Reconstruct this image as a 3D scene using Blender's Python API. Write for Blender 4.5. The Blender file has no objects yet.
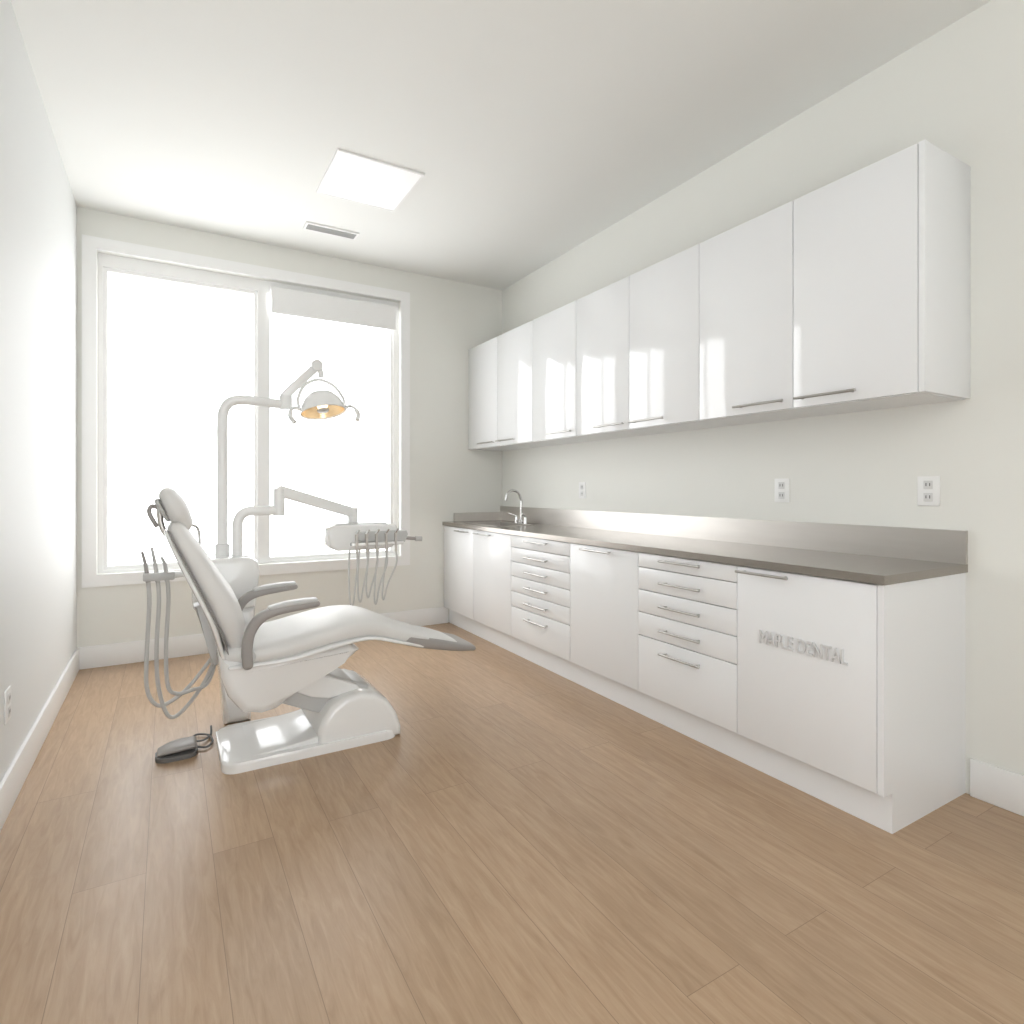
import bpy, bmesh, math
from mathutils import Vector, Matrix
S=bpy.context.scene
COL=S.collection
# ---------------- materials ----------------
def mat(name,col,rough=0.5,metal=0.0,coat=0.0,noise=0.0,nscale=8,bump=0.0,bscale=60,emit=None,estr=0,spec=0.5,aniso=None,crough=0.04):
    m=bpy.data.materials.new(name); m.use_nodes=True
    nt=m.node_tree; b=nt.nodes['Principled BSDF']
    b.inputs['Base Color'].default_value=(*col,1); b.inputs['Roughness'].default_value=rough
    b.inputs['Metallic'].default_value=metal; b.inputs['Coat Weight'].default_value=coat
    b.inputs['Coat Roughness'].default_value=crough
    b.inputs['Specular IOR Level'].default_value=spec
    if emit: b.inputs['Emission Color'].default_value=(*emit,1); b.inputs['Emission Strength'].default_value=estr
    tc=nt.nodes.new('ShaderNodeNewGeometry')
    if noise>0:
        n=nt.nodes.new('ShaderNodeTexNoise'); n.inputs['Scale'].default_value=nscale
        src=tc.outputs['Position']
        if aniso:
            mp=nt.nodes.new('ShaderNodeMapping'); mp.inputs['Scale'].default_value=aniso
            nt.links.new(src,mp.inputs['Vector']); src=mp.outputs['Vector']
        nt.links.new(src,n.inputs['Vector'])
        mx=nt.nodes.new('ShaderNodeMix'); mx.data_type='RGBA'
        mx.inputs['A'].default_value=(*[c*(1-noise) for c in col],1)
        mx.inputs['B'].default_value=(*[min(1,c*(1+noise)) for c in col],1)
        nt.links.new(n.outputs['Fac'],mx.inputs['Factor']); nt.links.new(mx.outputs['Result'],b.inputs['Base Color'])
    if bump>0:
        n2=nt.nodes.new('ShaderNodeTexNoise'); n2.inputs['Scale'].default_value=bscale
        nt.links.new(tc.outputs['Position'],n2.inputs['Vector'])
        bp=nt.nodes.new('ShaderNodeBump'); bp.inputs['Strength'].default_value=bump; bp.inputs['Distance'].default_value=0.002
        nt.links.new(n2.outputs['Fac'],bp.inputs['Height']); nt.links.new(bp.outputs['Normal'],b.inputs['Normal'])
    return m
M_wall=mat('wall_paint',(0.82,0.82,0.775),0.55,noise=0.01,nscale=2)
M_wallL=mat('wall_paint_side',(0.80,0.81,0.80),0.6,noise=0.01,nscale=2)
M_ceil=mat('ceiling_paint',(0.86,0.865,0.84),0.8,noise=0.01,nscale=2)
M_trim=mat('trim_paint',(0.90,0.90,0.89),0.35)
M_lac=mat('white_lacquer',(0.83,0.84,0.85),0.13,coat=0.8,crough=0.07)
M_lacb=mat('white_satin_lacquer',(0.85,0.86,0.87),0.3,coat=0.15)
M_letter=mat('raised_lettering',(0.70,0.70,0.70),0.35)
M_gapshade=mat('gap_shade_grey',(0.38,0.38,0.38),0.6)  # dark grey paints in the shade seen through the door gaps
M_steel=mat('brushed_steel',(0.60,0.575,0.545),0.36,1.0,noise=0.06,nscale=30,aniso=(1,0.1,1))
M_handle=mat('handle_steel',(0.50,0.49,0.475),0.3,1.0,noise=0.05)
M_top=mat('stainless_counter',(0.36,0.33,0.30),0.24,0.9,noise=0.08,nscale=25,aniso=(6,0.3,1))
M_chrome=mat('chrome',(0.72,0.72,0.72),0.12,1.0)
M_plast=mat('white_plastic',(0.86,0.86,0.85),0.18,coat=0.6)
M_leath=mat('white_upholstery',(0.74,0.73,0.71),0.42,bump=0.25,bscale=140,noise=0.03,nscale=6)
M_grey=mat('grey_plastic',(0.34,0.32,0.305),0.38,noise=0.03)
M_lgrey=mat('light_grey_plastic',(0.55,0.55,0.54),0.35)
M_dark=mat('dark_rubber',(0.13,0.125,0.12),0.5)
M_hose=mat('grey_hose',(0.55,0.545,0.53),0.45)
M_gold=mat('warm_reflector',(0.85,0.66,0.42),0.25,0.7,emit=(1,0.75,0.45),estr=0.2)
M_bulb=mat('bulb',(1,0.9,0.7),0.3,emit=(1,0.85,0.6),estr=3)
M_panel=mat('light_panel',(0.92,0.92,0.92),0.4,emit=(1,1,1),estr=0.16)
M_blind=mat('blind_fabric',(0.88,0.88,0.87),0.8,noise=0.02,nscale=80)
M_slot=mat('outlet_slot',(0.12,0.12,0.12),0.5)
M_socket=mat('outlet_socket',(0.72,0.72,0.71),0.4)
def glassmat():
    m=bpy.data.materials.new('window_glass'); m.use_nodes=True; nt=m.node_tree
    nt.nodes.remove(nt.nodes['Principled BSDF']); o=nt.nodes['Material Output']
    t=nt.nodes.new('ShaderNodeBsdfTransparent'); g=nt.nodes.new('ShaderNodeBsdfGlossy'); g.inputs['Roughness'].default_value=0.02
    mx=nt.nodes.new('ShaderNodeMixShader'); mx.inputs[0].default_value=0.05
    nt.links.new(t.outputs[0],mx.inputs[1]); nt.links.new(g.outputs[0],mx.inputs[2]); nt.links.new(mx.outputs[0],o.inputs[0])
    return m
M_glass=glassmat()
def floormat():
    m=bpy.data.materials.new('oak_planks'); m.use_nodes=True; nt=m.node_tree; L=nt.links.new
    b=nt.nodes['Principled BSDF']
    g=nt.nodes.new('ShaderNodeNewGeometry')
    mp=nt.nodes.new('ShaderNodeMapping'); mp.inputs['Rotation'].default_value=(0,0,math.pi/2); mp.inputs['Location'].default_value=(0.3,0.06,0)
    L(g.outputs['Position'],mp.inputs['Vector'])
    br=nt.nodes.new('ShaderNodeTexBrick'); br.offset=0.37; br.offset_frequency=2
    br.inputs['Scale'].default_value=1; br.inputs['Brick Width'].default_value=1.9; br.inputs['Row Height'].default_value=0.19
    br.inputs['Mortar Size'].default_value=0.001; br.inputs['Mortar Smooth'].default_value=0.3; br.inputs['Bias'].default_value=0
    br.inputs['Color1'].default_value=(0.0,0.0,0.0,1); br.inputs['Color2'].default_value=(1,1,1,1); br.inputs['Mortar'].default_value=(0.5,0.5,0.5,1)
    L(mp.outputs[0],br.inputs['Vector'])
    sc=nt.nodes.new('ShaderNodeVectorMath'); sc.operation='MULTIPLY'; sc.inputs[1].default_value=(17,9,0)
    L(br.outputs['Color'],sc.inputs[0])
    ad=nt.nodes.new('ShaderNodeVectorMath'); ad.operation='ADD'; L(mp.outputs[0],ad.inputs[0]); L(sc.outputs[0],ad.inputs[1])
    m2=nt.nodes.new('ShaderNodeMapping'); m2.inputs['Scale'].default_value=(2.2,20,1); L(ad.outputs[0],m2.inputs['Vector'])
    n=nt.nodes.new('ShaderNodeTexNoise'); n.inputs['Scale'].default_value=2.2; n.inputs['Detail'].default_value=7; n.inputs['Roughness'].default_value=0.62; n.inputs['Distortion'].default_value=0.9
    L(m2.outputs[0],n.inputs['Vector'])
    n2=nt.nodes.new('ShaderNodeTexNoise'); n2.inputs['Scale'].default_value=1.6; n2.inputs['Detail'].default_value=3
    m3=nt.nodes.new('ShaderNodeMapping'); m3.inputs['Scale'].default_value=(1,4,1); L(ad.outputs[0],m3.inputs['Vector']); L(m3.outputs[0],n2.inputs['Vector'])
    cr=nt.nodes.new('ShaderNodeValToRGB'); e=cr.color_ramp.elements
    e[0].position=0.28; e[0].color=(0.395,0.262,0.160,1); e[1].position=0.72; e[1].color=(0.530,0.378,0.248,1)
    L(n.outputs['Fac'],cr.inputs['Fac'])
    mx=nt.nodes.new('ShaderNodeMix'); mx.data_type='RGBA'; mx.blend_type='MULTIPLY'; mx.inputs['Factor'].default_value=1
    r2=nt.nodes.new('ShaderNodeValToRGB'); r2.color_ramp.elements[0].color=(0.83,0.82,0.81,1); r2.color_ramp.elements[1].color=(1.10,1.09,1.08,1)
    a=nt.nodes.new('ShaderNodeMath'); a.operation='ADD'; 
    s1=nt.nodes.new('ShaderNodeMath'); s1.operation='MULTIPLY'; s1.inputs[1].default_value=0.4; L(br.outputs['Color'],s1.inputs[0])
    s2=nt.nodes.new('ShaderNodeMath'); s2.operation='MULTIPLY'; s2.inputs[1].default_value=0.6; L(n2.outputs['Fac'],s2.inputs[0])
    L(s1.outputs[0],a.inputs[0]); L(s2.outputs[0],a.inputs[1]); L(a.outputs[0],r2.inputs['Fac'])
    L(cr.outputs[0],mx.inputs['A']); L(r2.outputs[0],mx.inputs['B'])
    m4=nt.nodes.new('ShaderNodeMix'); m4.data_type='RGBA'; L(br.outputs['Fac'],m4.inputs['Factor']); L(mx.outputs['Result'],m4.inputs['A']); m4.inputs['B'].default_value=(0.25,0.16,0.10,1)
    L(m4.outputs['Result'],b.inputs['Base Color'])
    b.inputs['Roughness'].default_value=0.32
    bp=nt.nodes.new('ShaderNodeBump'); bp.inputs['Strength'].default_value=0.15; bp.inputs['Distance'].default_value=0.002
    L(n.outputs['Fac'],bp.inputs['Height']); L(bp.outputs['Normal'],b.inputs['Normal'])
    return m
M_floor=floormat()
# ---------------- mesh helpers ----------------
def group(name,loc):
    e=bpy.data.objects.new(name,None); e.empty_display_size=0.1; e.location=loc; COL.objects.link(e)
    return e
def add(name,bm,m,parent=None,smooth=False,subsurf=0,autos=False):
    bmesh.ops.recalc_face_normals(bm,faces=bm.faces)
    me=bpy.data.meshes.new(name); bm.to_mesh(me); bm.free()
    o=bpy.data.objects.new(name,me); COL.objects.link(o); me.materials.append(m)
    if smooth:
        for p in me.polygons: p.use_smooth=True
    if autos:
        me.set_sharp_from_angle(angle=math.radians(35))
    if parent:
        o.parent=parent; o.matrix_parent_inverse=Matrix.Translation(-Vector(parent.location))
    return o
def bx(bm,x0,x1,y0,y1,z0,z1):
    vs=[bm.verts.new((x,y,z)) for x in (x0,x1) for y in (y0,y1) for z in (z0,z1)]
    fs=[(0,1,3,2),(4,6,7,5),(0,4,5,1),(2,3,7,6),(0,2,6,4),(1,5,7,3)]
    return [bm.faces.new([vs[i] for i in f]) for f in fs],vs
def box(name,x0,x1,y0,y1,z0,z1,m,parent=None,bev=0.0,seg=2):
    bm=bmesh.new(); bx(bm,x0,x1,y0,y1,z0,z1)
    if bev>0: bmesh.ops.bevel(bm,geom=bm.edges[:],offset=bev,segments=seg,profile=0.5,affect='EDGES')
    return add(name,bm,m,parent,smooth=bev>0,autos=bev>0)
def boxes(name,lst,m,parent=None):
    bm=bmesh.new()
    for b in lst: bx(bm,*b)
    return add(name,bm,m,parent)
def prism(name,pts,y0,y1,m,parent=None,bev=0.0,seg=3,axis='Y'):
    bm=bmesh.new()
    a=[bm.verts.new((p[0],y0,p[1])) for p in pts]; b=[bm.verts.new((p[0],y1,p[1])) for p in pts]
    bm.faces.new(a); bm.faces.new(b[::-1]); n=len(pts)
    for i in range(n): bm.faces.new([a[i],a[(i+1)%n],b[(i+1)%n],b[i]])
    if bev>0: 
        cap=[e for e in bm.edges if abs(e.verts[0].co.y-e.verts[1].co.y)<1e-6]
        bmesh.ops.bevel(bm,geom=cap,offset=bev,segments=seg,profile=0.5,affect='EDGES')
    return add(name,bm,m,parent,smooth=True,autos=True)
def catmull(P,n=8):
    P=[Vector(p) for p in P]; Q=[2*P[0]-P[1]]+P+[2*P[-1]-P[-2]]; out=[]
    for i in range(1,len(Q)-2):
        for k in range(n):
            t=k/n; a,b,c,d=Q[i-1:i+3]
            out.append(0.5*((2*b)+(c-a)*t+(2*a-5*b+4*c-d)*t*t+(-a+3*b-3*c+d)*t**3))
    out.append(P[-1]); return out
def tube(name,P,r,m,parent=None,n=8,smooth_path=True,seg=12,r2=None):
    pts=catmull(P,n) if smooth_path else [Vector(p) for p in P]
    bm=bmesh.new(); rings=[]; up=None
    for i,p in enumerate(pts):
        t=(pts[min(i+1,len(pts)-1)]-pts[max(i-1,0)]).normalized()
        if up is None:
            up=Vector((0,0,1)) if abs(t.z)<0.9 else Vector((1,0,0))
        u=(up-t*up.dot(t)).normalized(); up=u; v=t.cross(u)
        rr=r if r2 is None else r+(r2-r)*i/(len(pts)-1)
        rings.append([bm.verts.new(p+(u*math.cos(2*math.pi*k/seg)+v*math.sin(2*math.pi*k/seg))*rr) for k in range(seg)])
    for a,b in zip(rings,rings[1:]):
        for k in range(seg): bm.faces.new([a[k],a[(k+1)%seg],b[(k+1)%seg],b[k]])
    bm.faces.new(rings[0][::-1]); bm.faces.new(rings[-1])
    return add(name,bm,m,parent,smooth=True,autos=True)
def cyl(name,p0,p1,r,m,parent=None,r2=None,seg=24):
    return tube(name,[p0,p1],r,m,parent,smooth_path=False,seg=seg,r2=r2)
def catmull4(P,n):
    Q=[[2*a-b for a,b in zip(P[0],P[1])]]+[list(p) for p in P]+[[2*a-b for a,b in zip(P[-1],P[-2])]]; out=[]
    for i in range(1,len(Q)-2):
        for k in range(n):
            t=k/n; a,b,c,d=Q[i-1:i+3]
            out.append([0.5*(2*b[j]+(c[j]-a[j])*t+(2*a[j]-5*b[j]+4*c[j]-d[j])*t*t+(-a[j]+3*b[j]-3*c[j]+d[j])*t**3) for j in range(4)])
    out.append(list(P[-1])); return out
def loft(name,st,yc,m,parent=None,ex=3.0,n=28,dens=4,capround=True):
    pts=catmull4([tuple(s) for s in st],dens)
    bm=bmesh.new(); rings=[]
    N=len(pts)
    def tang(i):
        a=pts[max(i-1,0)]; b=pts[min(i+1,N-1)]; t=Vector((b[0]-a[0],b[1]-a[1])); return t.normalized()
    sts=[]
    if capround:
        t=tang(0); p=pts[0]; h=p[2]
        for a in (80,60,40,20):
            f=math.cos(math.radians(a)); o=-math.sin(math.radians(a))*h
            sts.append((p[0]+t.x*o,p[1]+t.y*o,h*f,p[3]-h*(1-f),t))
    for i in range(N): sts.append((pts[i][0],pts[i][1],pts[i][2],pts[i][3],tang(i)))
    if capround:
        t=tang(N-1); p=pts[-1]; h=p[2]
        for a in (20,40,60,80):
            f=math.cos(math.radians(a)); o=math.sin(math.radians(a))*h
            sts.append((p[0]+t.x*o,p[1]+t.y*o,h*f,p[3]-h*(1-f),t))
    for (x,z,h,w,t) in sts:
        nx,nz=-t.y,t.x; ring=[]
        for k in range(n):
            a=2*math.pi*k/n; c,s=math.cos(a),math.sin(a)
            cc=math.copysign(abs(c)**(2/ex),c); ss=math.copysign(abs(s)**(2/ex),s)
            ring.append(bm.verts.new((x+nx*h*ss,yc+w*cc,z+nz*h*ss)))
        rings.append(ring)
    for a,b in zip(rings,rings[1:]):
        for k in range(n): bm.faces.new([a[k],a[(k+1)%n],b[(k+1)%n],b[k]])
    bm.faces.new(rings[0][::-1]); bm.faces.new(rings[-1])
    return add(name,bm,m,parent,smooth=True)
def lathe(name,prof,mtx,m,parent=None,seg=40,cap=False):
    bm=bmesh.new(); rings=[]
    for r,z in prof:
        rings.append([bm.verts.new(mtx@Vector((r*math.cos(2*math.pi*k/seg),r*math.sin(2*math.pi*k/seg),z))) for k in range(seg)])
    for a,b in zip(rings,rings[1:]):
        for k in range(seg): bm.faces.new([a[k],a[(k+1)%seg],b[(k+1)%seg],b[k]])
    return add(name,bm,m,parent,smooth=True,autos=True)
# ---------------- room ----------------
XL,XR,YB,YN,H=-0.53,2.77,4.90,-1.2,3.13
box('floor',XL-.1,XR+.1,YN,YB+.15,-0.05,0,M_floor)
box('ceiling',XL-.1,XR+.1,YN,YB+.15,H,H+.05,M_ceil)
box('wall_left',XL-.1,XL,YN,YB+.15,0,H,M_wallL)
box('wall_right',XR,XR+.1,YN,YB+.15,0,H,M_wall)
box('near_light_block',0.9,XR+.1,YN-.1,YN,0,H,M_wall)  # unseen wall section, added to cut light entering from the open near end
wx0,wx1,wz0,wz1=-0.42,1.75,0.635,2.86
boxes('wall_back',[(XL,wx0,YB,YB+.15,0,H),(wx1,XR,YB,YB+.15,0,H),(wx0,wx1,YB,YB+.15,0,wz0),(wx0,wx1,YB,YB+.15,wz1,H)],M_wall)
BH=0.15
box('baseboard_left',XL,XL+.015,YN,YB-.015,0,BH,M_trim,bev=.003)
box('baseboard_back',XL,2.2,YB-.015,YB,0,BH,M_trim,bev=.003)
box('baseboard_right',XR-.015,XR,YN,1.085,0,BH,M_trim,bev=.003)
# window
W=group('window_1',(0.66,YB+.08,1.75))
cw=.082
boxes('casing',[(wx0-cw,wx0,YB-.02,YB,wz0-cw,wz1+cw),(wx1,wx1+cw,YB-.02,YB,wz0-cw,wz1+cw),(wx0,wx1,YB-.02,YB,wz1,wz1+cw),(wx0,wx1,YB-.02,YB,wz0-cw,wz0)],M_trim,W)
f0,f1=YB+.05,YB+.11
boxes('frame',[(wx0,wx0+.03,f0,f1,wz0,wz1),(wx1-.045,wx1,f0,f1,wz0,wz1),(wx0+.03,wx1-.045,f0,f1,wz1-.09,wz1),(wx0+.03,wx1-.045,f0,f1,wz0,wz0+.02)],M_trim,W)
boxes('mullion',[(.605,.672,f0-.01,f1,wz0+.02,wz1-.09)],M_trim,W)
s=.025; g0,g1=f0+.015,f1-.015
sash=[]
for a,b in ((wx0+.03,.605),(.672,wx1-.045)):
    sash+=[(a,a+s,g0,g1,wz0+.02,wz1-.09),(b-s,b,g0,g1,wz0+.02,wz1-.09),(a+s,b-s,g0,g1,wz1-.09-s,wz1-.09),(a+s,b-s,g0,g1,wz0+.02,wz0+.02+s)]
boxes('sashes',sash,M_trim,W)
boxes('glass',[(wx0+.04,.595,f0+.03,f0+.034,wz0+.03,wz1-.1),(.68,wx1-.055,f0+.03,f0+.034,wz0+.03,wz1-.1)],M_glass,W)
R=group('roller_blind',(1.2,YB+.02,2.78))
cyl('roller_tube',(.69,YB+.022,2.795),(1.72,YB+.022,2.795),.022,M_trim,R)
box('fabric',.70,1.71,YB+.0,YB+.003,2.615,2.805,M_blind,R)
box('bottom_bar',.70,1.71,YB-.004,YB+.007,2.60,2.617,M_trim,R,.003)
# vent & light panel
V=group('air_vent',(1.04,4.394,H))
boxes('vent_frame',[(.85,1.23,4.335,4.35,H-.012,H),(.85,1.23,4.44,4.455,H-.012,H),(.85,.865,4.35,4.44,H-.012,H),(1.215,1.23,4.35,4.44,H-.012,H)],M_trim,V)
box('vent_dark',.865,1.215,4.35,4.44,H-.003,H-.001,M_grey,V)
boxes('vent_slats',[(.865,1.215,4.357+i*.0165,4.363+i*.0165,H-.011,H-.003) for i in range(6)],M_lgrey,V)
LP=group('ceiling_light_panel',(1.08,3.4,H))
boxes('panel_frame',[(.82,1.34,3.32,3.335,H-.01,H),(.82,1.34,3.855,3.87,H-.01,H),(.82,.835,3.335,3.855,H-.01,H),(1.325,1.34,3.335,3.855,H-.01,H)],M_trim,LP)
box('diffuser',.835,1.325,3.335,3.855,H-.008,H-.003,M_panel,LP)
# outlets
def outlet(name,wall,y,z):
    g=group(name,((XR if wall=='R' else XL),y,z)); sx=-1 if wall=='R' else 1; x=XR if wall=='R' else XL
    def b2(n,a,b,y0,y1,z0,z1,m,bev=0):
        xs=sorted((x+sx*a,x+sx*b)); return box(n,xs[0],xs[1],y0,y1,z0,z1,m,g,bev)
    b2('plate',0,.006,y-.042,y+.042,z-.062,z+.062,M_trim,.002)
    for i,dz in enumerate((.026,-.026)):
        b2('socket_%d'%i,.006,.009,y-.017,y+.017,z+dz-.018,z+dz+.018,M_socket,.001)
        for j,dy in enumerate((-.007,.007)):
            b2('slot_%d%d'%(i,j),.009,.0095,y+dy-.0018,y+dy+.0018,z+dz-.005,z+dz+.008,M_slot)
outlet('power_outlet','R',1.237,1.215); outlet('power_outlet.001','R',1.921,1.215); outlet('power_outlet.002','R',3.63,1.21); outlet('power_outlet.003','L',2.90,.40)
# ---------------- cabinets ----------------
def handle(name,x,y0,y1,z,parent):
    cyl(name,(x-.032,y0,z),(x-.032,y1,z),.0060,M_handle,parent,seg=14)
    for i,y in enumerate((y0+.025,y1-.025)):
        cyl(name+'_post_%d'%i,(x-.032,y,z),(x,y,z),.0045,M_handle,parent,seg=10)
UC=group('wall_cabinet',(2.6,3.0,2.05))
UX=2.407; g=.002
box('carcass',UX+.021,XR,1.11,YB,1.588,2.515,M_gapshade,UC)
box('end_panel',UX+.0,XR,1.088,1.11,1.586,2.515,M_lacb,UC,.0015)
box('bottom_panel',UX+.022,XR,1.11,YB,1.583,1.589,M_lacb,UC)
ub=[1.111,1.617,2.153,2.695,3.229,3.790,4.344,4.896]
for i in range(7):
    box('door_%d'%i,UX,UX+.02,ub[i]+g,ub[i+1]-g,1.586,2.513,M_lac,UC,.0015)
for i,(a,b) in enumerate([(1.325,1.592),(1.646,1.915),(2.39,2.665),(2.72,2.995),(3.26,3.54),(4.03,4.31),(4.38,4.65)]):
    handle('handle_%d'%i,UX,a,b,1.622,UC)
BC=group('base_cabinet',(2.46,3.0,.45))
BX=2.16; Y0=1.105
prism('end_panel',[(BX,.145),(BX+.055,.145),(BX+.055,0),(XR,0),(XR,.888),(BX,.888)],Y0,Y0+.022,M_lacb,BC)
box('toe_kick',BX+.055,BX+.072,Y0+.022,YB,0,.145,M_lacb,BC)
box('gap_shade_panel',BX+.022,BX+.034,Y0+.022,YB,.145,.888,M_gapshade,BC)  # added sheet just behind the fronts, coloured as shade for the seams
box('carcass_floor',BX+.034,XR,Y0+.022,YB,.145,.163,M_lacb,BC)
bb=[1.128,1.7185,2.348,2.960,3.688,4.305,4.896]
def front(name,i,z0,z1):
    box(name,BX,BX+.02,bb[i]+g,bb[i+1]-g,z0+g,z1-g,M_lacb,BC,.0015)
zt=.886
front('door_a',0,.145,zt); handle('door_a_handle',BX,1.455,1.70,.866,BC)
zs=[zt,.81,.691,.572,.449,.145]
hz=[.860,.748,.630,.508,.392]
for j in range(5):
    front('drawer_a%d'%j,1,zs[j+1],zs[j]); handle('drawer_a_handle_%d'%j,BX,1.905,2.165,hz[j],BC)
front('door_b',2,.145,zt); handle('door_b_handle',BX,2.55,2.82,.862,BC)
zs=[zt,.80,.695,.59,.48,.37,.145]
hz=[.858,.745,.642,.535,.425,.315]
for j in range(6):
    front('drawer_b%d'%j,3,zs[j+1],zs[j]); handle('drawer_b_handle_%d'%j,BX,3.19,3.46,hz[j],BC)
front('door_c',4,.145,zt); handle('door_c_handle',BX,3.98,4.24,.86,BC)
front('door_d',5,.145,zt); handle('door_d_handle',BX,4.37,4.60,.86,BC)
# raised lettering on door_a
def glyphs(body,size):
    tc=bpy.data.curves.new('t','FONT'); tc.body=body; tc.size=size; tc.extrude=.005; tc.bevel_depth=.001
    to=bpy.data.objects.new('t',tc); COL.objects.link(to); bpy.context.view_layer.update()
    me=bpy.data.meshes.new_from_object(to.evaluated_get(bpy.context.evaluated_depsgraph_get()))
    bpy.data.objects.remove(to); return me
me=glyphs('MAPLE DENTAL',.078)
wid=max(v.co.x for v in me.vertices)
mt=Matrix(((0,0,-1,BX-.001),(-1,0,0,1.605),(0,1,0,.575),(0,0,0,1)))
me.transform(mt@Matrix.Diagonal((.375/wid,1,1,1)))
me.materials.clear(); me.materials.append(M_letter)
lt=bpy.data.objects.new('embossed_lettering',me); COL.objects.link(lt); lt.parent=BC; lt.matrix_parent_inverse=Matrix.Translation(-Vector(BC.location))
# countertop with sink cut-out
CT=group('countertop',(2.46,3.0,.905))
cx0,cx1=BX-.012,XR; cy0,cy1=Y0-.008,YB; sx0,sx1,sy0,sy1=2.26,2.58,4.08,4.60
z0,z1=.889,.922
boxes('slab',[(cx0,cx1,cy0,sy0,z0,z1),(cx0,cx1,sy1,cy1,z0,z1),(cx0,sx0,sy0,sy1,z0,z1),(sx1,cx1,sy0,sy1,z0,z1)],M_top,CT)
boxes('backsplash',[(XR-.02,XR,cy0,cy1,z1,1.056),(BX+.1,XR-.02,YB-.02,YB,z1,1.0)],M_steel,CT)
boxes('sink_basin',[(sx0,sx1,sy0,sy1,.755,.76),(sx0,sx0+.004,sy0,sy1,.76,z1+.002),(sx1-.004,sx1,sy0,sy1,.76,z1+.002),(sx0+.004,sx1-.004,sy0,sy0+.004,.76,z1+.002),(sx0+.004,sx1-.004,sy1-.004,sy1,.76,z1+.002)],M_steel,CT)
boxes('sink_rim',[(sx0-.015,sx0,sy0-.015,sy1+.015,z1,z1+.003),(sx1,sx1+.015,sy0-.015,sy1+.015,z1,z1+.003),(sx0,sx1,sy0-.015,sy0,z1,z1+.003),(sx0,sx1,sy1,sy1+.015,z1,z1+.003)],M_steel,CT)
FA=group('sink_faucet',(2.65,4.35,.922))
fz=.922; fx,fy=2.65,4.35
cyl('base',(fx,fy,fz),(fx,fy,fz+.03),.028,M_chrome,FA)
tube('gooseneck',[(fx,fy,fz+.02),(fx,fy,fz+.13),(fx,fy,fz+.20),(fx-.03,fy,fz+.265),(fx-.085,fy,fz+.285),(fx-.135,fy,fz+.26),(fx-.155,fy,fz+.20)],.011,M_chrome,FA)
for i,dy in enumerate((-.075,.075)):
    cyl('valve_%d'%i,(fx,fy+dy,fz),(fx,fy+dy,fz+.055),.019,M_chrome,FA,r2=.014)
    cyl('lever_%d'%i,(fx,fy+dy,fz+.06),(fx-.06,fy+dy*1.5,fz+.085),.008,M_chrome,FA)
cyl('bridge',(fx,fy-.08,fz+.018),(fx,fy+.08,fz+.018),.012,M_chrome,FA)
# ---------------- dental chair ----------------
DC=group('dental_chair',(.6,3.0,0))
yc=3.0
def plate(name,x0,x1,y0,y1,z0,z1,r,m,parent,bev=.012):
    pts=[]
    for cx,cy,a0 in ((x1-r,y1-r,0),(x0+r,y1-r,90),(x0+r,y0+r,180),(x1-r,y0+r,270)):
        for k in range(7):
            a=math.radians(a0+15*k); pts.append((cx+r*math.cos(a),cy+r*math.sin(a)))
    bm=bmesh.new(); a=[bm.verts.new((p[0],p[1],z0)) for p in pts]; b=[bm.verts.new((p[0],p[1],z1)) for p in pts]
    bm.faces.new(a[::-1]); top=bm.faces.new(b); n=len(pts)
    for i in range(n): bm.faces.new([a[i],a[(i+1)%n],b[(i+1)%n],b[i]])
    bmesh.ops.bevel(bm,geom=list(top.edges),offset=bev,segments=3,profile=.5,affect='EDGES')
    return add(name,bm,m,parent,smooth=True,autos=True)
plate('base_plate',.20,.98,yc-.235,yc+.235,0.0,.045,.06,M_plast,DC,.015)
prism('base_ramp',[(.26,.04),(.55,.065),(.66,.085),(.66,.02),(.26,.02)],yc-.20,yc+.20,M_plast,DC,.01)
dome=[(.60,.0),(.60,.10),(.62,.15),(.66,.20),(.72,.235),(.80,.248),(.87,.232),(.93,.19),(.975,.12),(1.0,.05),(1.0,0)]
prism('base_housing',dome,yc-.225,yc+.225,M_plast,DC,.03,4)
prism('base_housing_cap',[(.66,.19),(.68,.25),(.72,.275),(.80,.275),(.86,.25),(.89,.19)],yc-.13,yc+.13,M_lgrey,DC,.02,3)
prism('lift_arm',[(.33,.40),(.60,.365),(.84,.25),(.80,.18),(.70,.14),(.62,.15),(.36,.27)],yc-.12,yc+.12,M_lgrey,DC,.012,3)
prism('lift_arm_cover',[(.44,.375),(.60,.355),(.80,.265),(.82,.235),(.66,.22),(.58,.24),(.42,.325)],yc-.15,yc+.15,M_plast,DC,.012,3)
prism('seat_shell',[(.19,.50),(.195,.41),(.225,.32),(.28,.245),(.36,.225),(.42,.235),(.56,.32),(.72,.40),(.80,.45),(.74,.49),(.50,.475)],yc-.215,yc+.215,M_plast,DC,.04,4)
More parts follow.
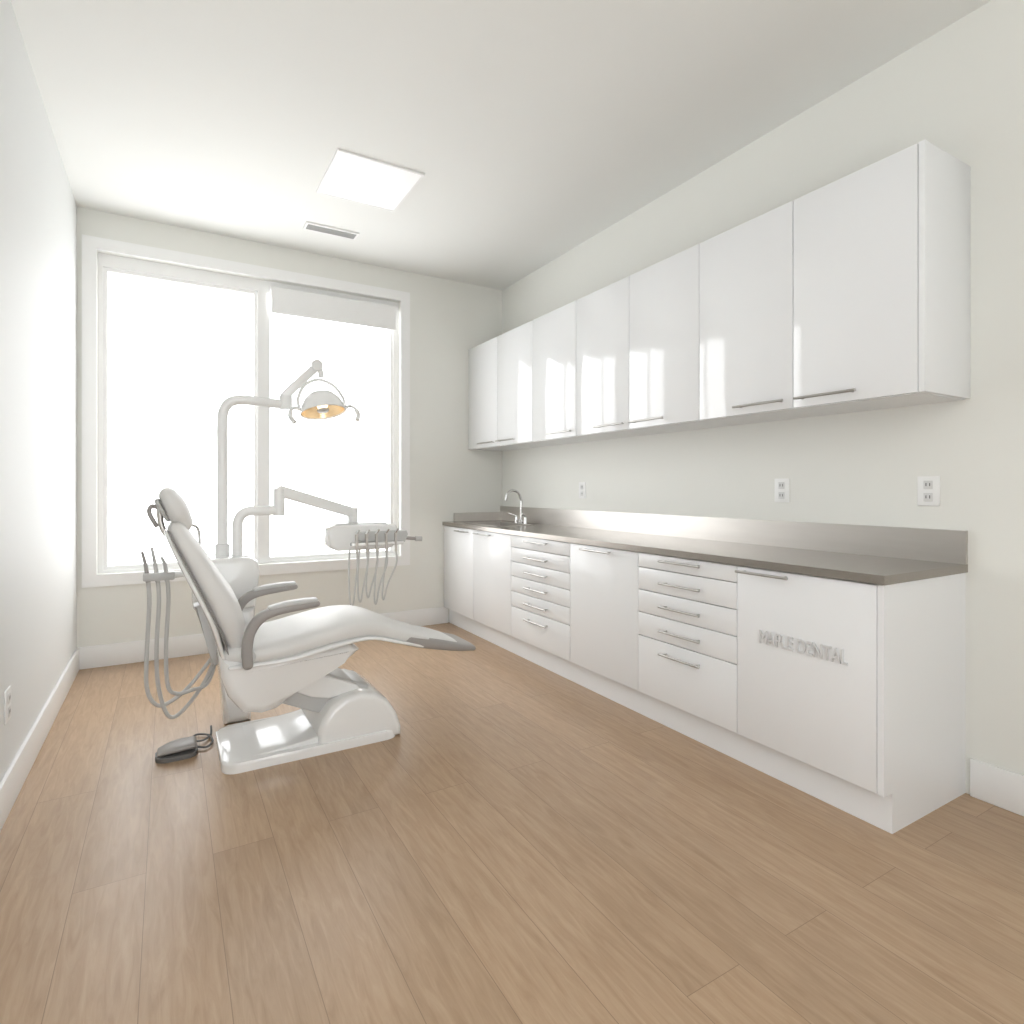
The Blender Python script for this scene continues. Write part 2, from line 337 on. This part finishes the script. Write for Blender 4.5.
# seat
loft('seat_cushion',[(.245,.50,.050,.215),(.33,.495,.052,.245),(.46,.505,.054,.25),(.60,.53,.056,.25),(.73,.55,.056,.245),(.85,.548,.052,.235),(.96,.51,.045,.222),(1.06,.468,.040,.205),(1.14,.442,.036,.19)],yc,M_leath,DC,ex=3.2)
loft('seat_rim',[(.235,.452,.012,.235),(.46,.462,.014,.262),(.62,.487,.014,.262),(.75,.505,.013,.255),(.86,.503,.012,.245),(1.0,.46,.012,.23),(1.12,.42,.012,.20)],yc,M_plast,DC,ex=4)
loft('footrest',[(1.05,.458,.034,.212),(1.13,.432,.034,.20),(1.24,.403,.032,.188),(1.34,.376,.026,.175),(1.43,.357,.019,.16)],yc,M_grey,DC,ex=4)
loft('footrest_pad',[(1.10,.452,.034,.182),(1.18,.434,.028,.172),(1.26,.414,.025,.162),(1.33,.393,.019,.15)],yc,M_leath,DC,ex=3)
# backrest
loft('back_cushion',[(.262,.53,.050,.20),(.238,.62,.064,.235),(.20,.72,.068,.245),(.15,.82,.060,.24),(.098,.92,.052,.225),(.055,1.00,.045,.20),(.035,1.045,.038,.17)],yc,M_leath,DC,ex=2.8)
loft('back_shell',[(.205,.50,.014,.205),(.175,.62,.016,.24),(.135,.72,.016,.25),(.09,.82,.016,.243),(.045,.92,.014,.228),(.01,1.0,.012,.20),(-.005,1.04,.010,.17)],yc,M_plast,DC,ex=3.2)
loft('back_seam',[(.225,.51,.006,.21),(.19,.62,.006,.243),(.149,.72,.006,.252),(.103,.82,.006,.246),(.057,.92,.006,.231),(.02,1.0,.006,.204),(.004,1.04,.005,.172)],yc,M_grey,DC,ex=3.2)
prism('back_bracket',[(.17,.42),(.16,.52),(.10,.70),(.13,.71),(.20,.56),(.26,.45)],yc-.05,yc+.05,M_lgrey,DC,.01)
# headrest
loft('headrest_cushion',[(.062,1.075,.036,.10),(.04,1.115,.046,.135),(.018,1.16,.046,.135),(.0,1.195,.036,.11)],yc,M_leath,DC,ex=2.4)
loft('headrest_shell',[(.0,1.09,.010,.08),(-.022,1.13,.013,.11),(-.04,1.17,.012,.10)],yc,M_lgrey,DC,ex=2.6)
tube('headrest_stem',[(.01,yc,1.0),(-.02,yc,1.05),(-.03,yc,1.10),(-.03,yc,1.14)],.012,M_steel,DC)
tube('headrest_lever',[(-.03,yc-.05,1.14),(-.06,yc-.06,1.15),(-.068,yc-.06,1.12),(-.04,yc-.06,1.06)],.009,M_grey,DC)
# armrests
for nm,yy in (('armrest_near',yc-.265),('armrest_far',yc+.265)):
    loft(nm,[(.295,.47,.022,.018),(.292,.54,.022,.020),(.305,.61,.022,.022),(.345,.665,.022,.026),(.41,.69,.020,.030),(.50,.70,.018,.032),(.58,.705,.014,.028)],yy,M_grey,DC,ex=3)
    loft(nm+'_pad',[(.385,.705,.010,.026),(.45,.715,.012,.030),(.52,.720,.012,.030),(.575,.722,.010,.026)],yy,M_lgrey,DC,ex=2.6)
    cyl(nm+'_pivot',(.30,yy,.50),(.30,yc+(.2 if yy>yc else -.2),.50),.028,M_lgrey,DC)
# ---------------- dental unit ----------------
DU=group('dental_delivery_unit',(.27,3.45,0))
uy=3.47
prism('pedestal',[(.25,0),(.23,.30),(.18,.60),(.40,.60),(.38,.30),(.38,0)],uy-.12,uy+.10,M_plast,DU,.03,4)
prism('unit_head',[(.11,.62),(.10,.80),(.125,.85),(.16,.865),(.37,.865),(.41,.84),(.42,.78),(.40,.60),(.14,.58)],uy-.14,uy+.14,M_plast,DU,.03,4)
tube('cup_filler',[(.14,uy-.05,.86),(.14,uy-.05,.98),(.125,uy-.06,1.03),(.09,uy-.08,1.035),(.075,uy-.09,1.01)],.007,M_chrome,DU)
cyl('cup_filler_base',(.14,uy-.05,.86),(.14,uy-.05,.89),.014,M_lgrey,DU)
tube('lamp_column',[(.25,uy,.85),(.25,uy,1.1),(.25,uy,1.35),(.25,uy,1.58),(.262,uy,1.655),(.30,uy,1.695),(.37,uy,1.705),(.47,uy,1.70),(.57,uy,1.695)],.026,M_plast,DU,seg=20)
cyl('column_collar',(.25,uy,.86),(.25,uy,.93),.036,M_plast,DU)
tube('tray_arm_post',[(.32,uy-.03,.85),(.32,uy-.03,1.0),(.328,uy-.03,1.065),(.365,uy-.03,1.10),(.44,uy-.03,1.105),(.54,uy-.03,1.105)],.026,M_plast,DU,seg=20)
cyl('tray_arm_joint',(.53,uy-.03,1.075),(.53,uy-.03,1.225),.030,M_plast,DU)
def bar(name,p0,p1,hw,hh,m,parent,bev=.008):
    p0=Vector(p0);p1=Vector(p1); t=(p1-p0).normalized(); sd=t.cross(Vector((0,0,1))).normalized(); u=sd.cross(t)
    bm=bmesh.new(); q=[]
    for p in (p0,p1): q.append([bm.verts.new(p+sd*a*hw+u*b*hh) for a,b in ((-1,-1),(1,-1),(1,1),(-1,1))])
    bm.faces.new(q[0][::-1]); bm.faces.new(q[1])
    for k in range(4): bm.faces.new([q[0][k],q[0][(k+1)%4],q[1][(k+1)%4],q[1][k]])
    bmesh.ops.bevel(bm,geom=bm.edges[:],offset=bev,segments=3,profile=.5,affect='EDGES')
    return add(name,bm,m,parent,smooth=True,autos=True)
bar('tray_arm',(.52,uy-.03,1.215),(.965,3.545,1.078),.026,.030,M_plast,DU)
cyl('tray_arm_pivot',(.965,3.545,.98),(.965,3.545,1.11),.03,M_plast,DU)
tx,ty,tz=.045,.185,-.012
prism('tray_body',[(a+tx,b+tz) for a,b in [(.735,1.01),(.76,.90),(.80,.875),(1.10,.875),(1.15,.90),(1.165,.96),(1.15,1.015),(1.10,1.025),(.78,1.025)]],3.22+ty,3.46+ty,M_plast,DU,.018,3)
box('tray_mat',.79+tx,1.10+tx,3.25+ty,3.43+ty,1.024+tz,1.030+tz,M_lgrey,DU,.002)
prism('control_panel',[(a+tx,b+tz) for a,b in [(.90,.985),(.91,.93),(1.19,.915),(1.21,.96),(1.20,.985)]],3.185+ty,3.235+ty,M_lgrey,DU,.008)
tube('tray_handle',[(1.15+tx,3.25+ty,.94+tz),(1.22+tx,3.21+ty,.935+tz),(1.27+tx,3.20+ty,.93+tz)],.010,M_grey,DU)
cyl('tray_handle_knob',(1.26+tx,3.20+ty,.93+tz),(1.30+tx,3.20+ty,.928+tz),.015,M_lgrey,DU)
box('instrument_holder',.86+tx,1.17+tx,3.15+ty,3.20+ty,.905+tz,.925+tz,M_plast,DU,.006)
for i in range(5):
    x=.885+i*.058+tx; y=3.155+ty; q=tz
    cyl('handpiece_%d'%i,(x,y-.005,.975+q),(x+.004,y+.0,.865+q),.0095,M_steel,DU,r2=.007,seg=14)
    cyl('handpiece_tip_%d'%i,(x-.002,y-.007,.975+q),(x+.012,y-.018,1.0+q),.006,M_chrome,DU,seg=10)
    low=.55+.02*(i%3)
    tube('handpiece_hose_%d'%i,[(x+.004,y,.87+q),(x+.006,y,.78),(x-.004-.01*i,y+.01,.66),(x-.012-.012*i,y+.03,low),(x-.02-.01*i,y+.06,low+.03),(x-.02-.005*i,y+.085,.72),(x-.01,y+.10,.88)],.0052,M_hose,DU,seg=8)
ay=.15
tube('assistant_arm',[(.13,uy-.03,.79),(.07,uy-.04,.79),(.0,3.40,.79),(-.04,3.36,.79)],.016,M_plast,DU)
box('assistant_holder',-.105,.03,3.18+ay,3.23+ay,.775,.815,M_lgrey,DU,.008)
for i,(x,zt_,xl,zl,xe) in enumerate([(-.088,.92,-.078,.16,.10),(-.048,.94,-.03,.10,.16),(-.008,.89,.01,.20,.18)]):
    tube('suction_tip_%d'%i,[(x+.005,3.20+ay,.77),(x-.005,3.195+ay,.85),(x-.02,3.19+ay,zt_)],.011,M_lgrey if i else M_grey,DU,r2=.006,seg=10)
    tube('suction_hose_%d'%i,[(x+.005,3.20+ay,.78),(x+.01,3.20+ay,.67),(x+.0,3.20+ay,.44),(xl-.01,3.21+ay,.25),(xl+.03,3.22+ay,zl),(xl+.09,3.24+ay,zl-.0),(xe,3.42,.22),(.23,3.44,.38)],.0095,M_hose,DU,seg=10)
# ---------------- dental lamp ----------------
DL=group('dental_lamp',(.76,uy,1.7))
cyl('arm_joint',(.57,uy,1.665),(.57,uy,1.745),.034,M_plast,DL)
bar('spring_arm',(.555,uy,1.735),(.735,uy,1.925),.022,.024,M_plast,DL)
cyl('spring_arm_cap',(.735,uy-.03,1.93),(.735,uy+.03,1.93),.032,M_plast,DL)
tube('drop_stem',[(.735,uy,1.93),(.755,uy-.01,1.90),(.76,uy-.02,1.86)],.016,M_plast,DL)
hc=Vector((.765,uy-.03,1.68)); T=Matrix.Translation(hc)@Matrix.Rotation(math.radians(-14),4,'X')@Matrix.Rotation(math.radians(-6),4,'Y')
lathe('shell',[(.0,.105),(.04,.10),(.075,.085),(.105,.05),(.125,.0),(.128,-.02),(.122,-.022),(.118,-.01)],T,M_plast,DL)
lathe('reflector',[(.118,-.012),(.112,.01),(.09,.045),(.055,.07),(.0,.08)],T,M_gold,DL)
lathe('bulb',[(.0,-.005),(.022,.0),(.03,.02),(.026,.05),(.0,.06)],T,M_bulb,DL)
lathe('bulb_shield',[(.0,-.018),(.03,-.014),(.034,-.005),(.03,-.002)],T,M_lgrey,DL)
def tp(*l): return [T@Vector(p) for p in l]
tube('yoke',tp((-.13,0,.0),(-.125,0,.07),(-.08,0,.145),(0,0,.18),(.08,0,.145),(.125,0,.07),(.13,0,.0)),.009,M_plast,DL)
for i,sg in enumerate((-1,1)):
    tube('handle_%d'%i,tp((sg*.125,0,0),(sg*.155,-.01,.01),(sg*.18,-.02,-.01),(sg*.19,-.03,-.05),(sg*.175,-.04,-.085)),.009,M_plast,DL)
    tube('handle_grip_%d'%i,tp((sg*.185,-.022,-.02),(sg*.19,-.03,-.05),(sg*.175,-.04,-.088)),.013,M_plast,DL)
# ---------------- foot pedal ----------------
FP=group('foot_pedal',(.04,3.10,0))
plate('pedal_base',-.05,.12,3.03,3.17,0,.02,.05,M_dark,FP,.006)
loft('pedal_cover',[(-.03,.030,.012,.045),(.03,.042,.016,.06),(.10,.045,.016,.055)],3.10,M_grey,FP,ex=2.6)
tube('pedal_cable',[(.11,3.13,.012),(.155,3.10,.01),(.185,3.16,.01),(.17,3.25,.01),(.12,3.28,.01),(.10,3.22,.01),(.14,3.18,.014),(.18,3.24,.01),(.19,3.36,.01)],.005,M_dark,FP,seg=8)
# ---------------- light ----------------
w=bpy.data.worlds.new('overcast_sky'); S.world=w; w.use_nodes=True; nt=w.node_tree
bg=nt.nodes['Background']; bg.inputs[0].default_value=(0.975,0.99,1,1)
tcn=nt.nodes.new('ShaderNodeTexCoord'); sp=nt.nodes.new('ShaderNodeSeparateXYZ'); nt.links.new(tcn.outputs['Generated'],sp.inputs[0])
mr=nt.nodes.new('ShaderNodeMapRange'); mr.inputs['From Min'].default_value=-0.5; mr.inputs['From Max'].default_value=0.5
mr.inputs['To Min'].default_value=4.1; mr.inputs['To Max'].default_value=4.7
nt.links.new(sp.outputs['Y'],mr.inputs['Value']); nt.links.new(mr.outputs[0],bg.inputs[1])
S.view_settings.view_transform='Standard'
cam=bpy.data.cameras.new('camera'); co=bpy.data.objects.new('camera',cam); COL.objects.link(co)
co.location=(0,0,1.228); co.rotation_euler=(math.pi/2,0,-math.radians(30.46)); cam.sensor_width=36; cam.lens=585/1024*36
cam.shift_x=0; cam.shift_y=-24/1024
cam.clip_start=.05
S.camera=co
